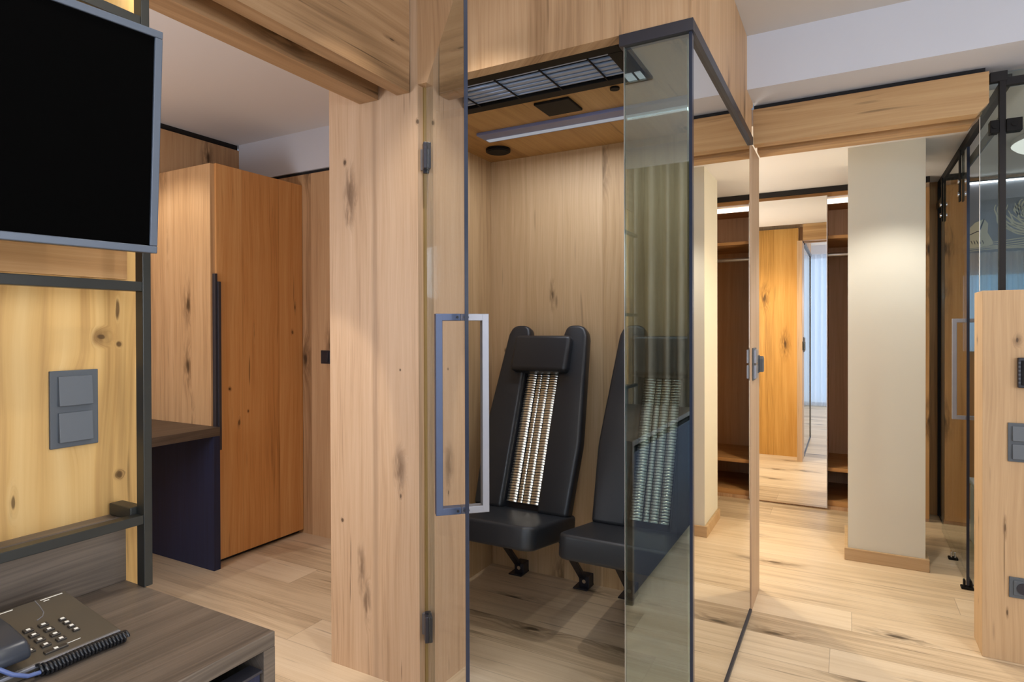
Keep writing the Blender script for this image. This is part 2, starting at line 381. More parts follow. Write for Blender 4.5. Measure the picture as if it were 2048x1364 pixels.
# main room other walls
struct('wall_window', box((-1.27, -1.5, 0), (2.45, -1.42, ZC)), 'white', 'white wall with the window behind the camera', 'wall')
struct('wall_right', box((2.37, -1.42, 0), (2.45, 5.25, ZC)), 'beige', 'plain beige wall far right', 'wall')
# passage walls
struct('wall_end', box((.44, 4.72, 0), (2.37, 4.80, 2.125)), 'brown_wall', 'brown wood wall at the end of the passage and bathroom', 'wall')
struct('wall_passage', box((-1.75, 2.72, 0), (-1.67, 5.25, 2.125)), 'beige', 'beige wall at the far side of the passage', 'wall')
struct('wall_column', box((.0, 3.605, 0), (.334, 4.0, 2.125)), 'beige', 'square beige plaster column in the passage', 'column')
bm = B(); bx(bm, (-.016, 3.590, 0), (.350, 3.605, .062), .002); bx(bm, (-.016, 3.605, 0), (0, 4.0, .062), .002); bx(bm, (.334, 3.605, 0), (.35, 4.0, .062), .002)
struct('baseboard_column', bm, 'skirt', 'oak skirting around the foot of the beige column', 'baseboard')
struct('trim_7', box((-.56, 4.515, 2.09), (.44, 4.56, 2.124)), 'gap', 'dark shadow gap above the built in closet', 'trim')
# low partition on the right
bm = B(); bx(bm, (.428, 2.77, 0), (2.37, 2.93, 1.332), .002)
struct('wall_partition', bm, 'oak_right', 'waist high oak partition with switches at the right edge', 'wall')

# ================================================================== infrared cabin
cab = thing('infrared_cabin', 'walk-in oak infrared cabin with open tinted glass door and mirrored side', 'sauna cabin', (-.98, 2.2, 0))
XF, YF = -.352, 1.612
ZD = 2.0
obj('front_post', box((-1.632, YF, 0), (-1.236, 1.70, ZC-.001)), 'oak_post', cab)
bm = B(); bx(bm, (-1.236, YF, ZD), (XF, 1.66, ZC-.001)); obj('fascia', bm, 'oak', cab)
bm = B(); bx(bm, (-.392, 1.66, ZD), (XF, 2.72, ZC-.001)); bx(bm, (-.392, 2.72, 2.13), (XF, 2.762, ZC-.001)); obj('side_fascia', bm, 'oak', cab)
obj('end_jamb', box((-.40, 2.745, 0), (-.357, 3.004, 1.976)), 'oak_post', cab)
bm = B(); bx(bm, (-1.632, 1.70, 0), (-1.592, 2.72, ZC-.001)); obj('left_panel', bm, 'oak_in', cab)
bm = B(); bx(bm, (-1.592, 2.685, 0), (-.392, 2.72, ZC-.001)); obj('back_panel', bm, 'oak_in', cab)
bm = B(); bx(bm, (-1.632, 2.7205, 0), (-.402, 2.80, 2.12)); obj('rear_cladding', bm, 'oak_yellow', cab)
obj('ceiling_panel', box((-1.592, 1.66, 2.045), (-.392, 2.685, 2.075)), 'oak_ceil', cab)
# hinge rebate of the post
bm = B(); bx(bm, (-1.236, 1.66, 0), (-1.226, 1.70, ZD)); bx(bm, (-1.236, 1.640, 0), (-1.231, 1.66, ZD))
obj('door_rebate', bm, 'rebate', cab)
# metal trim over the fixed pane and along the mirrored side
bm = B(); bx(bm, (-.548, YF-.004, 1.968), (XF+.003, 1.640, ZD), .001); bx(bm, (-.385, 1.64, 1.968), (XF+.003, 2.745, ZD), .001)
obj('top_channel', bm, 'dark_frame', cab)
bm = B(); bx(bm, (-.376, YF, 0), (-.355, 2.745, .012), .001); obj('floor_channel', bm, 'dark_frame', cab)
# fixed front pane (thin sheet) with dark polished edges
o = obj('fixed_pane', box((-.536, 1.618, .003), (-.361, 1.626, 1.970)), 'glass', cab)
bm = B(); bx(bm, (-.5375, 1.617, .003), (-.536, 1.627, 1.970)); obj('pane_edge', bm, 'alu', o)
bm = B(); bx(bm, (-.361, 1.614, .003), (-.353, 1.632, 1.970)); obj('corner_profile', bm, 'glass_edge', cab)
o = obj('mirror_pane', box((-.370, 1.632, .012), (-.3605, 2.743, 1.968)), 'mirror', cab)
bm = B(); bx(bm, (-.3605, 1.632, .012), (-.3585, 1.637, 1.968)); obj('mirror_edge', bm, 'print', o)
# open door
hx, hy = -1.205, 1.622
d = Vector((.693, -.721, 0)).normalized(); nrm = Vector((-d.y, d.x, 0)) * 1   # points to the far side
nrm = Vector((.721, .693, 0)).normalized(); up = Vector((0, 0, 1)); Hn = Vector((hx, hy, 0))
L = .672
bm = B(); frame_box(bm, Hn, d, nrm, up, (.010, -.004, .008), (L-.004, .004, 1.993)); door = obj('glass_door', bm, 'glass_door', cab)
bm = B(); frame_box(bm, Hn, d, nrm, up, (L-.004, -.0042, .008), (L, .0042, 1.993)); obj('door_edge', bm, 'glass_edge', door)
fx = .610
for sgn, nm in ((-1, 'door_handle'), (1, 'door_handle')):
    bm = B(); p0 = .062; t = .016; z0, z1 = .774, 1.234
    a, b = sorted((sgn*p0, sgn*(p0-t)))
    frame_box(bm, Hn, d, nrm, up, (fx-.012, a, z0), (fx+.012, b, z1), .0012)
    a, b = sorted((sgn*.004, sgn*(p0-.001)))
    for zz in (z0, z1-t): frame_box(bm, Hn, d, nrm, up, (fx-.0118, a, zz), (fx+.0118, b, zz+t), .0012)
    h = obj(nm, bm, 'steel' if sgn > 0 else 'steel_shade', door)
    for zz in (z0+t/2, z1-t/2):
        bm = B(); q = Hn + d*(fx+.0125) + nrm*(sgn*.012) + up*zz; cyl(bm, q - d*.0015, q + d*.0012, .003, n=12)
        obj('screw', bm, 'plate_dk', h)
for zc in (1.757, .222):
    bm = B()
    frame_box(bm, Hn, d, nrm, up, (.0, -.016, zc-.040), (.030, -.004, zc+.045), .002)
    frame_box(bm, Hn, d, nrm, up, (.0, .004, zc-.040), (.030, .014, zc+.045), .002)
    h = obj('door_hinge', bm, 'dark_frame', door)
    bm = B(); bx(bm, (-1.2385, 1.626, zc-.035), (-1.212, 1.640, zc+.035), .002); obj('hinge_plate', bm, 'steel', h)
    bm = B(); cyl(bm, (hx-.004, hy-.006, zc-.05), (hx-.004, hy-.006, zc+.05), .007, n=14); obj('hinge_pin', bm, 'plate_dk', h)
# ceiling infrared radiator
bm = B()
x0, x1, y0, y1, z = -1.50, -.588, 1.665, 1.985, 2.022
ya, yb = 1.752, 1.938
bx(bm, (x0, y0, z), (x1, ya, 2.046), .002); bx(bm, (x0, yb, z), (x1, y1, 2.046), .002)
bx(bm, (x0, ya, z), (x0+.05, yb, 2.046), .002); bx(bm, (x1-.045, ya, z), (x1, yb, 2.046), .002)
bx(bm, (x0+.05, ya, 2.040), (x1-.045, yb, 2.0455))
heat = obj('ceiling_heater', bm, 'heater', cab)
for i, wd_ in enumerate((.010, .014, .020, .018, .020, .009)):
    yy = ya+.006+i*.0305
    bm = B(); bx(bm, (x0+.05, yy, 2.026), (x1-.045, yy+wd_, 2.034), .002); obj('louvre', bm, 'louvre', heat)
for k in range(5):
    bm = B(); xx = x0+.14+k*.165; bx(bm, (xx, ya, 2.021), (xx+.004, yb, 2.025))
    obj('guard_bar', bm, 'heater', heat)
for yy in (ya+.046, ya+.135):
    bm = B(); cyl(bm, (x0+.06, yy, 2.0305), (x1-.05, yy, 2.0305), .0035, n=10); obj('heating_rod', bm, 'chrome', heat)
# speaker grille, light bar, vent, sensor, control box in the cabin ceiling
bm = B(); prism(bm, [(-1.035, 2.056), (-.893, 2.056), (-.893, 2.195), (-1.035, 2.195)], lambda a, b, t: (a, b, t), 2.036, 2.046, .003); obj('speaker_grille', bm, 'heater', cab)
bm = B(); bx(bm, (-1.41, 2.250, 2.032), (-.45, 2.362, 2.046), .003); lb = obj('light_bar', bm, 'led_bar', cab)
bm = B(); bx(bm, (-1.40, 2.318, 2.029), (-.46, 2.346, 2.033), .001); obj('diffuser', bm, 'diffuser', lb)
bm = B(); cyl(bm, (-1.445, 2.50, 2.032), (-1.445, 2.50, 2.046), .058, n=32); cyl(bm, (-1.445, 2.50, 2.028), (-1.445, 2.50, 2.033), .05, .055, n=32); obj('air_vent', bm, 'heater', cab, smooth=30)
bm = B(); cyl(bm, (-.718, 2.062, 2.038), (-.718, 2.062, 2.046), .017, n=20); obj('sensor', bm, 'heater', cab, smooth=30)

# ------------------------------------------------------------------ infrared seats
def make_seat(name, xc, label):
    r = thing(name, label, 'seat', (xc, 2.3, 0), 'black infrared seats in the cabin')
    O = Vector((xc, 2.30, .42)); e_s = Vector((0, .30, .79)).normalized(); e_h = Vector((1, 0, 0)); e_n = Vector((0, -.79, .30)).normalized()
    fn = lambda h, s, t: O + e_h*h + e_s*s + e_n*t
    sl = Vector((0, 1, -.155)).normalized(); sn = Vector((0, .155, 1)).normalized()
    So = Vector((xc, 1.968, .476))
    bm = B()
    poly = [(-.232, .0), (.232, .0), (.232, .42), (-.232, .42)]
    # seat outline with rounded front corners
    def rc(cx, cy, r, a0, a1): return [(cx+r*math.cos(math.radians(a0+(a1-a0)*i/6)), cy+r*math.sin(math.radians(a0+(a1-a0)*i/6))) for i in range(7)]
    R = .05
    poly = rc(-.232+R, R, R, 180, 270) + rc(.232-R, R, R, 270, 360) + rc(.232-.02, .42-.02, .02, 0, 90) + rc(-.232+.02, .42-.02, .02, 90, 180)
    prism(bm, poly, lambda a, b, t: So + e_h*a + sl*b + sn*t, -.088, 0, .0)
    # soften the rim
    es = [e for e in bm.edges if abs((e.verts[0].co - e.verts[1].co).dot(sn)) < 1e-5 and len(e.link_faces) == 2 and e.calc_face_angle(0) > 1]
    bmesh.ops.bevel(bm, geom=es, offset=.014, segments=4, affect='EDGES', profile=.5)
    obj('seat_cushion', bm, 'leather', r, smooth=50)
    for sg in (-1, 1):
        bm = B()
        P = [(.085, 0), (.225, 0), (.238, .31), (.232, .40), (.202, .80), (.188, .835), (.165, .848), (.115, .848), (.094, .835), (.086, .80)]
        P = [(sg*a, b) for a, b in P]
        if sg < 0: P = P[::-1]
        prism(bm, P, fn, -.055, 0.012, .016, 4)
        obj('back_bolster', bm, 'leather', r, smooth=50)
    bm = B(); prism(bm, [(-.10, -.03), (.10, -.03), (.10, .77), (-.10, .77)], fn, -.05, -.030); obj('back_plate', bm, 'rib_back', r)
    bm = B(); prism(bm, [(-.142, .612), (.142, .612), (.142, .785), (-.142, .785)], fn, -.02, .052, .020, 5); obj('headrest', bm, 'leather', r, smooth=50)
    # reflector: two columns of curved metal cells
    bm = B()
    rows, s0, s1 = 52, .035, .63
    for i in range(rows):
        sa = s0 + (s1-s0)*i/rows; sb = sa + (s1-s0)/rows*.74
        for (h0, h1) in ((-.078, -.030), (-.027, -.004), (-.001, .034), (.037, .076)):
            off = .0012 if i % 2 else 0
            K = 5; vs = []
            for j in range(K+1):
                ang = -1.1 + 2.2*j/K; h = (h0+h1)/2 + (h1-h0)/2*math.sin(ang)/math.sin(1.1)
                t = -.026 + .012*math.cos(ang)*(h1-h0)/.05 + (0.0 if i % 3 else .0006)
                vs.append((bm.verts.new(fn(h+off, sa, t)), bm.verts.new(fn(h+off, (sa+sb)/2, t+.0012)), bm.verts.new(fn(h+off, sb, t-.0004))))
            for A, D in zip(vs, vs[1:]):
                bm.faces.new((A[0], D[0], D[1], A[1])); bm.faces.new((A[1], D[1], D[2], A[2]))
    obj('infrared_reflector', bm, 'rib', r, smooth=80)
    for hx_ in (-.185, .155):
        bm = B(); X = xc+hx_
        a = Vector((X, 2.36, .330)); b = Vector((X, 2.648, .03)); dd = (b-a).normalized(); nn = Vector((0, -dd.z, dd.y))
        frame_box(bm, a, Vector((1, 0, 0)), dd, nn, (-.016, 0, -.008), (.016, (b-a).length, .008), .002)
        lg = obj('leg', bm, 'plate_dk', r)
        bm = B(); bx(bm, (X-.035, 2.600, 0), (X+.035, 2.684, .006), .001); bx(bm, (X-.016, 2.625, .004), (X+.034, 2.684, .055), .003); obj('foot_plate', bm, 'plate_dk', lg)
        bm = B(); cyl(bm, (X+.012, 2.618, .034), (X+.012, 2.627, .034), .009, n=14); obj('bolt', bm, 'chrome', lg)
    return r
def copy_tree(o, parent=None):
    c = o.copy(); COL.objects.link(c); c.parent = parent
    for ch in list(o.children): copy_tree(ch, c)
    return c
seat1 = make_seat('infrared_chair', -1.232, 'black leather infrared seat beside the open glass door, seen without glass in front')
seat2 = copy_tree(seat1); seat2.location.x += .556
seat2['label'] = 'black leather infrared seat partly behind the narrow tinted glass pane'

# ------------------------------------------------------------------ devices on the cabin jamb
t = thing('latch_plate', 'blue grey double latch plate on the oak jamb beside the mirrored side', 'latch', (-.357, 2.82, .97))
bm = B(); bx(bm, (-.3562, 2.765, .975), (-.351, 2.862, 1.113), .002); obj('plate', bm, 'plate', t)
for zz in (.982, 1.048):
    bm = B(); frame_box(bm, Vector((-.352, 2.77, zz)), Vector((1, .03, 0)).normalized(), Vector((-.03, 1, 0)).normalized(), up, (0, 0, 0), (.010, .083, .058), .002); obj('rocker', bm, 'steel', t)
t = thing('jamb_knob', 'small dark knob at the far edge of the oak jamb', 'knob', (-.357, 2.97, 1.0))
bm = B(); bx(bm, (-.357, 2.945, .995), (-.352, 2.995, 1.075), .002); obj('plate', bm, 'plate', t)
bm = B(); prism(bm, [(2.95, 1.0), (2.99, 1.0), (2.992, 1.06), (2.97, 1.072), (2.95, 1.06)], lambda a, b, tt: (tt, a, b), -.352, -.334, .003); obj('lever', bm, 'plate', t)

# ================================================================== television, frame, sideboard
tv = thing('television', 'flat black television with grey bezel swung out from the oak wall', 'television', (-1.10, .30, 1.5))
rot, tilt = math.radians(7.5), math.radians(4.0)
e1 = Vector((math.sin(rot), math.cos(rot), 0)); n0 = Vector((math.cos(rot), -math.sin(rot), 0))
e3 = (up*math.cos(tilt) + n0*math.sin(tilt)).normalized(); e2 = (n0*math.cos(tilt) - up*math.sin(tilt)).normalized()
P = Vector((-1.0391, .6272, 1.3300)); Wt, Ht = .655, .372
bm = B(); frame_box(bm, P, e1, e2, e3, (-Wt, -.030, 0), (0, -.004, Ht), .004, 3); frame_box(bm, P, e1, e2, e3, (-Wt+.1, -.046, .05), (-.1, -.028, Ht-.08), .004)
obj('body', bm, 'plate_dk', tv)
bm = B(); bz = .0125
for lo, hi in (((-Wt, -.008, 0), (0, .002, bz)), ((-Wt, -.008, Ht-bz), (0, .002, Ht)), ((-Wt, -.008, bz), (-Wt+bz, .002, Ht-bz)), ((-bz, -.008, bz), (0, .002, Ht-bz))):
    frame_box(bm, P, e1, e2, e3, lo, hi, .0015)
obj('bezel', bm, 'bezel', tv)
bm = B(); frame_box(bm, P, e1, e2, e3, (-Wt+bz, -.006, bz), (-bz, -.0015, Ht-bz)); obj('screen', bm, 'screen', tv)
bm = B(); q = P - e1*.34 + e3*.19 - e2*.045
bx(bm, (-1.262, .26, 1.47), (-1.246, .36, 1.57), .003); cyl(bm, (-1.25, .31, 1.52), q, .016, n=12); obj('wall_arm', bm, 'black_metal', tv)

fr = thing('metal_frame', 'black metal upright frame with cross rails in front of the television wall', 'metal frame', (-1.178, .68, .71))
bm = B(); bx(bm, (-1.190, .676, .712), (-1.166, .692, 2.34), .0012); obj('post', bm, 'black_metal', fr)
for z0, z1 in ((.832, .849), (1.272, 1.290), (1.772, 1.790)):
    bm = B(); bx(bm, (-1.190, -.54, z0), (-1.167, .676, z1), .0012); obj('rail', bm, 'black_metal', fr)
bm = B(); bx(bm, (-1.262, .664, .8395), (-1.190, .690, .862), .002); obj('bracket', bm, 'black_metal', fr)
bm = B(); bx(bm, (-1.262, .664, 1.775), (-1.190, .690, 1.80), .002); obj('bracket', bm, 'black_metal', fr)

sb = thing('sideboard', 'dark brown wood sideboard under the television with a drawer', 'sideboard', (-1.04, -.1, 0))
bm = B(); bx(bm, (-1.269, -.58, .687), (-.814, .681, .711), .0015); obj('top', bm, 'dark_y', sb)
bm = B(); bx(bm, (-1.269, .659, 0), (-.814, .681, .687), .001); obj('side_panel', bm, 'dark_y', sb)
bm = B(); bx(bm, (-1.269, -.58, 0), (-.814, -.558, .687), .001); obj('side_panel', bm, 'dark_y', sb)
bm = B(); bx(bm, (-1.269, -.558, 0), (-1.245, .659, .687)); bx(bm, (-1.245, -.558, .02), (-.83, .659, .04)); obj('carcass', bm, 'plate_dk', sb)
bm = B(); bx(bm, (-1.269, -.56, .711), (-1.235, .681, .838), .001); obj('back_board', bm, 'dark_y', sb)
for a, b in ((-.12, .655), (-.556, -.124)):
    bm = B(); bx(bm, (-.838, a, .04), (-.818, b, .656), .001); dr = obj('drawer', bm, 'dark_z', sb)
    bm = B(); bx(bm, (-.842, a, .656), (-.812, b, .6605), .0008); obj('finger_edge', bm, 'dark_frame', dr)

# double rocker switch on the TV wall
def switch(name, label, O, ea, en, w, h, n, group=None, cat='switch', mats=('plate', 'rocker')):
    r = thing(name, label, cat, O, group)
    bm = B(); frame_box(bm, O, ea, en, up, (-w/2, 0, -h/2), (w/2, .006, h/2), .0012); obj('plate', bm, mats[0], r)
    c = h/n
    for i in range(n):
        zc = -h/2 + c*(i+.5); rw = w*.70; rh = c*.76 if n > 1 else h*.7
        zc *= .94
        # tilted rocker
        bm = B()
        poly = [(0, 0), (.010, 0), (.006, rh), (0, rh)]
        prism(bm, poly, lambda a, b, tt: O + en*(.004+a) + up*(zc-rh/2+b) + ea*tt, -rw/2, rw/2, .0008, 2)
        obj('rocker', bm, mats[1], r)
    return r
X1, Y1 = Vector((1, 0, 0)), Vector((0, 1, 0))
switch('light_switch', 'grey double rocker switch on the yellow oak television wall', Vector((-1.27, .6065, 1.0535)), Y1, X1, .081, .142, 2)
switch('light_switch', 'small dark single switch on the side room back wall', Vector((-2.624, 2.56, 1.039)), X1, -Y1, .070, .076, 1, mats=('plate_dk', 'plate_dk'))
switch('light_switch', 'grey double rocker switch on the low oak partition at right', Vector((.541, 2.77, .789)), X1, -Y1, .08, .138, 2)
t = thing('wall_socket', 'grey wall socket low on the oak partition', 'socket', (.545, 2.77, .27))
bm = B(); bx(bm, (.505, 2.764, .235), (.585, 2.770, .308), .0012); obj('plate', bm, 'plate', t)
bm = B(); bx(bm, (.517, 2.760, .245), (.573, 2.766, .298), .002); obj('insert', bm, 'plate', t)
bm = B(); cyl(bm, (.545, 2.758, .2715), (.545, 2.764, .2715), .02, n=28); obj('well', bm, 'plate_dk', t)
t = thing('wall_mounted_thermostat', 'dark room thermostat box above the switches on the partition', 'thermostat', (.56, 2.77, 1.037))
bm = B(); bx(bm, (.527, 2.752, .984), (.60, 2.770, 1.091), .003); obj('housing', bm, 'plate_dk', t)
bm = B(); bx(bm, (.536, 2.748, .994), (.592, 2.753, 1.081), .001); obj('cover', bm, 'heater', t)
bm = B()
for i in range(6): bx(bm, (.528, 2.7515, 1.0+i*.014), (.534, 2.7525, 1.006+i*.014))
obj('grille', bm, 'plate', t)

# telephone
ph = thing('telephone', 'corded grey desk telephone lying on the dark sideboard', 'telephone', (-1.09, .45, .711))
def pz(x): return .728 + (-1.008 - x)/(.165)*.027      # sloping top
e_a = Vector((1, 0, -.027/.165)).normalized(); e_nn = Vector((.027/.165, 0, 1)).normalized()
bm = B(); prism(bm, [(-1.173, .713), (-1.006, .713), (-1.004, .722), (-1.008, .728), (-1.172, .755)], lambda a, b, tt: (a, tt, b), .335, .545, .0015, 2); obj('base', bm, 'phone', ph)
bm = B(); bx(bm, (-1.0085, .336, .7225), (-1.0025, .544, .7275), .0012); obj('front_strip', bm, 'steel', ph)
def onphone(x, y, t): return Vector((x, y, pz(x))) + e_nn*t
def key(x, y, w=.0125, l=.0095):
    bm = B(); frame_box(bm, onphone(x, y, 0), e_a, Y1, e_nn, (-l/2, -w/2, -.001), (l/2, w/2, .003), .0008, 2); kx = obj('key', bm, 'key', ph)
    bm = B(); frame_box(bm, onphone(x, y, .003), e_a, Y1, e_nn, (-.0022, -.0026, 0), (.0022, .0026, .0003)); obj('key_print', bm, 'print', kx)
for i in range(4):
    for yk in (.4775, .4575, .4375): key(-1.092+i*.0175, yk)
for i in range(4): key(-1.0885+i*.0135, .502, .009, .0075)
key(-1.020, .462, .03, .008)
for (x, ya, yb, hgt) in ((-1.166, .506, .538, .0022), (-1.160, .508, .516, .002), (-1.166, .43, .468, .0022), (-1.024, .47, .497, .0010)):
    bm = B(); frame_box(bm, onphone(x, 0, 0), e_a, Y1, e_nn, (-hgt/2, ya, 0), (hgt/2, yb, .0004))
    obj('label_strip', bm, 'print', ph)
bm = B(); pts = [(-1.170, .500), (-1.150, .498), (-1.128, .494), (-1.118, .488), (-1.112, .478)]
tube(bm, [onphone(x, y, .0004) for x, y in pts], .0008, 6); obj('groove_line', bm, 'steel', ph)
bm = B(); prism(bm, [(-1.178, .764), (-1.15, .786), (-1.06, .776), (-1.01, .766), (-.998, .752), (-1.0, .740), (-1.03, .742), (-1.05, .752), (-1.13, .766), (-1.16, .758)], lambda a, b, tt: (a, tt, b), .352, .424, .006, 3); obj('handset', bm, 'phone_dk', ph, smooth=40)
bm = B(); pts = []
for i in range(24*16+1):
    s = i/(24*16); a = 2*math.pi*24*s
    c = Vector((-.990 - .004*math.sin(s*3.1) + (.012*(max(0, s-.85)/.15)**2)*-1, .545 - .118*s, .7212))
    pts.append(c + Vector((.0072*math.cos(a), 0, .0072*math.sin(a))))
tube(bm, pts, .0022, 6); obj('coiled_cord', bm, 'cord', ph, smooth=60)
bm = B(); tube(bm, [(-.992, .430, .720), (-.992, .415, .722), (-.994, .398, .732), (-1.0, .385, .744)], .003, 8); obj('cord_end', bm, 'cord_blue', ph, smooth=60)

# ================================================================== side room furniture
wd = thing('wardrobe', 'tall warm brown wooden wardrobe in the side room', 'wardrobe', (-3.08, 2.27, 0))
bm = B(); bx(bm, (-3.368, 1.975, .0), (-2.822, 2.02, 2.04), .001); bx(bm, (-3.368, 2.02, 2.0), (-2.83, 2.558, 2.04)); bx(bm, (-3.368, 2.02, .05), (-2.84, 2.558, .08)); obj('body', bm, 'ward_side', wd)
bm = B(); bx(bm, (-2.832, 2.000, .022), (-2.810, 2.558, 2.043), .001); dr = obj('door', bm, 'ward', wd)
bm = B(); bx(bm, (-2.812, 1.997, .587), (-2.790, 2.012, 1.442), .001); bx(bm, (-2.822, 1.985, .70), (-2.800, 1.999, 1.482), .001); obj('handle', bm, 'dark_frame', dr)
bm = B(); bx(bm, (-3.3, 2.02, 0), (-2.84, 2.55, .05)); obj('plinth', bm, 'gap', wd)
dk = thing('desk', 'dark wood desk with a solid panel leg in front of the wardrobe', 'desk', (-3.05, 1.5, 0))
bm = B(); bx(bm, (-3.369, .35, .668), (-2.752, 1.974, .711), .001); obj('top', bm, 'dark_top', dk)
bm = B(); bx(bm, (-3.369, 1.938, 0), (-2.752, 1.974, .668), .001); obj('panel_leg', bm, 'dark_z', dk)
bm = B(); bx(bm, (-3.369, .35, 0), (-2.752, .386, .668), .001); obj('panel_leg', bm, 'dark_z', dk)

# ================================================================== closet at the end of the passage
cl = thing('built_in_closet', 'open built in closet with shelves and a sliding mirror door', 'closet', (-.06, 4.8, 0))
bm = B()
bx(bm, (-1.67, 4.56, 0), (-1.62, 5.1, 2.09)); bx(bm, (.405, 4.535, 0), (.439, 5.1, 2.09)); bx(bm, (-1.62, 5.08, 0), (.405, 5.1, 2.09)); bx(bm, (-.15, 4.56, 0), (-.125, 5.08, 2.06))
obj('carcass', bm, 'closet', cl)
bm = B(); bx(bm, (-1.62, 4.535, 2.062), (.405, 5.08, 2.09)); obj('top_board', bm, 'closet_x', cl)
for z0, z1 in ((1.785, 1.806), (.250, .275), (.022, .058)):
    bm = B(); bx(bm, (-.125, 4.545, z0), (.405, 5.08, z1), .001); obj('shelf', bm, 'closet_x', cl)
bm = B(); bx(bm, (-.125, 4.62, 2.035), (.405, 4.66, 2.06)); obj('light_strip', bm, 'closet_led', cl)
bm = B(); cyl(bm, (-.125, 4.72, 1.697), (.405, 4.72, 1.697), .014, n=16); obj('hanging_rail', bm, 'alu', cl, smooth=40)
bm = B(); bx(bm, (.112, 4.515, .024), (.438, 4.533, 2.06), .001); obj('door', bm, 'brown_wall', cl)
bm = B(); bx(bm, (-1.62, 4.535, .0), (.405, 4.56, .022)); obj('plinth', bm, 'closet', cl)
bm = B(); bx(bm, (-1.62, 4.515, .012), (-.122, 4.530, 2.066)); md = obj('mirror_door', bm, 'mirror2', cl)
bm = B(); bx(bm, (-.1225, 4.512, .012), (-.1185, 4.534, 2.066)); obj('door_edge', bm, 'alu', md)

# ================================================================== bathroom glass
gp = thing('glass_partition', 'glass pane in a black metal frame on top of the oak partition', 'glass partition', (1.2, 2.8, 1.332))
obj('pane', box((.425, 2.797, 1.333), (2.36, 2.805, 2.122)), 'glass_clear', gp)
bm = B(); bx(bm, (.4235, 2.796, 1.333), (.425, 2.806, 1.97)); obj('pane_edge', bm, 'alu', gp)
bm = B(); bx(bm, (.480, 2.788, 1.333), (.499, 2.815, 2.122), .001); obj('post', bm, 'gap', gp)
bm = B(); bx(bm, (.499, 2.788, 2.070), (2.36, 2.815, 2.098), .001); obj('top_rail', bm, 'gap', gp)
bm = B(); bx(bm, (.453, 2.786, 2.088), (.503, 2.815, 2.123), .001); obj('corner_block', bm, 'gap', gp)
for a, b in ((.499, .545), (.452, .478)):
    bm = B(); bx(bm, (a, 2.782, 1.902), (b, 2.82, 1.948), .002); cyl(bm, ((a+b)/2, 2.778, 1.925), ((a+b)/2, 2.784, 1.925), .008, n=14); obj('clamp', bm, 'heater', gp)
sd = thing('sliding_glass_door', 'tinted sliding glass door hanging from a black track beside the column', 'glass door', (.48, 3.9, 0))
obj('pane', box((.476, 3.446, .02), (.484, 4.30, 2.02)), 'glass_clear', sd)
bm = B(); bx(bm, (.4745, 3.441, .02), (.4855, 3.446, 2.02)); obj('pane_edge', bm, 'glass_edge', sd)
bm = B(); bx(bm, (.492, 2.82, 1.945), (.500, 4.70, 1.985), .001); obj('track', bm, 'black_metal', sd)
for yy in (3.60, 4.23):
    bm = B(); bx(bm, (.466, yy-.017, 1.80), (.473, yy+.017, 2.045), .002); hg = obj('hanger', bm, 'heater', sd)
    bm = B(); cyl(bm, (.488, yy, 2.015), (.504, yy, 2.015), .03, n=24); obj('wheel', bm, 'heater', hg, smooth=40)
    bm = B()
    for zz in (1.835, 1.895): cyl(bm, (.459, yy, zz), (.467, yy, zz), .013, n=18)
    obj('bolt', bm, 'chrome', hg, smooth=40)
for sgn in (-1, 1):
    bm = B(); z0, z1, t_, p_ = .772, 1.239, .018, .055
    a, b = sorted((.48+sgn*p_, .48+sgn*(p_-t_))); bx(bm, (a, 3.475, z0), (b, 3.493, z1), .0012)
    a, b = sorted((.48+sgn*.004, .48+sgn*(p_-.001)))
    for zz in (z0, z1-t_): bx(bm, (a, 3.4752, zz), (b, 3.4928, zz+t_), .0012)
    obj('handle', bm, 'steel', sd)
fp = thing('fixed_glass_screen', 'fixed tinted glass screen between the sliding door and the brown end wall', 'glass screen', (.51, 4.3, 0))
obj('pane', box((.508, 3.854, .012), (.516, 4.715, 2.10)), 'glass_clear', fp)
bm = B(); bx(bm, (.500, 2.83, 2.085), (.524, 4.715, 2.122), .001); obj('ceiling_channel', bm, 'gap', fp)
bm = B(); bx(bm, (.500, 4.700, .0), (.522, 4.719, 2.085), .001); obj('wall_channel', bm, 'gap', fp)
bm = B(); bx(bm, (.504, 3.50, .0), (.510, 4.70, .006), .001); obj('floor_channel', bm, 'dark_frame', fp)
for yy, lb_ in ((3.455, 'black floor guide under the near edge of the sliding glass door'), (3.86, 'chrome floor guide further along the sliding glass door')):
    t = thing('floor_guide', lb_, 'floor guide', (.48, yy, 0))
    bm = B(); bx(bm, (.455, yy-.018, 0), (.503, yy+.018, .012), .003); obj('base', bm, 'heater', t)
    bm = B(); bx(bm, (.464, yy-.012, .010), (.473, yy+.012, .042), .003); bx(bm, (.487, yy-.012, .010), (.496, yy+.012, .042), .003); obj('jaw', bm, 'chrome' if yy > 3.6 else 'heater', t)

# bathroom interior
mu = thing('wall_mural', 'dark mural with cream line drawing on the bathroom end wall', 'mural', (1.3, 4.7, 1.66))
bm = B(); bx(bm, (.585, 4.703, 1.655), (2.2, 4.717, 2.085)); obj('ground', bm, 'mural', mu)
bm = B()
def ribbon(pts, w, y=4.7025):
    pts = [Vector((x, z)) for x, z in pts]
    L_, R_ = [], []
    for i, p_ in enumerate(pts):
        dd = pts[min(i+1, len(pts)-1)] - pts[max(i-1, 0)]; dd.normalize(); nn = Vector((-dd.y, dd.x))
        k_ = w*(.35+.65*math.sin(math.pi*(i+.5)/len(pts)))
        a = p_+nn*k_; b = p_-nn*k_
        L_.append(bm.verts.new((a.x, y, a.y))); R_.append(bm.verts.new((b.x, y, b.y)))
    for i in range(len(pts)-1): bm.faces.new((L_[i], L_[i+1], R_[i+1], R_[i]))
rnd = random.Random(3)
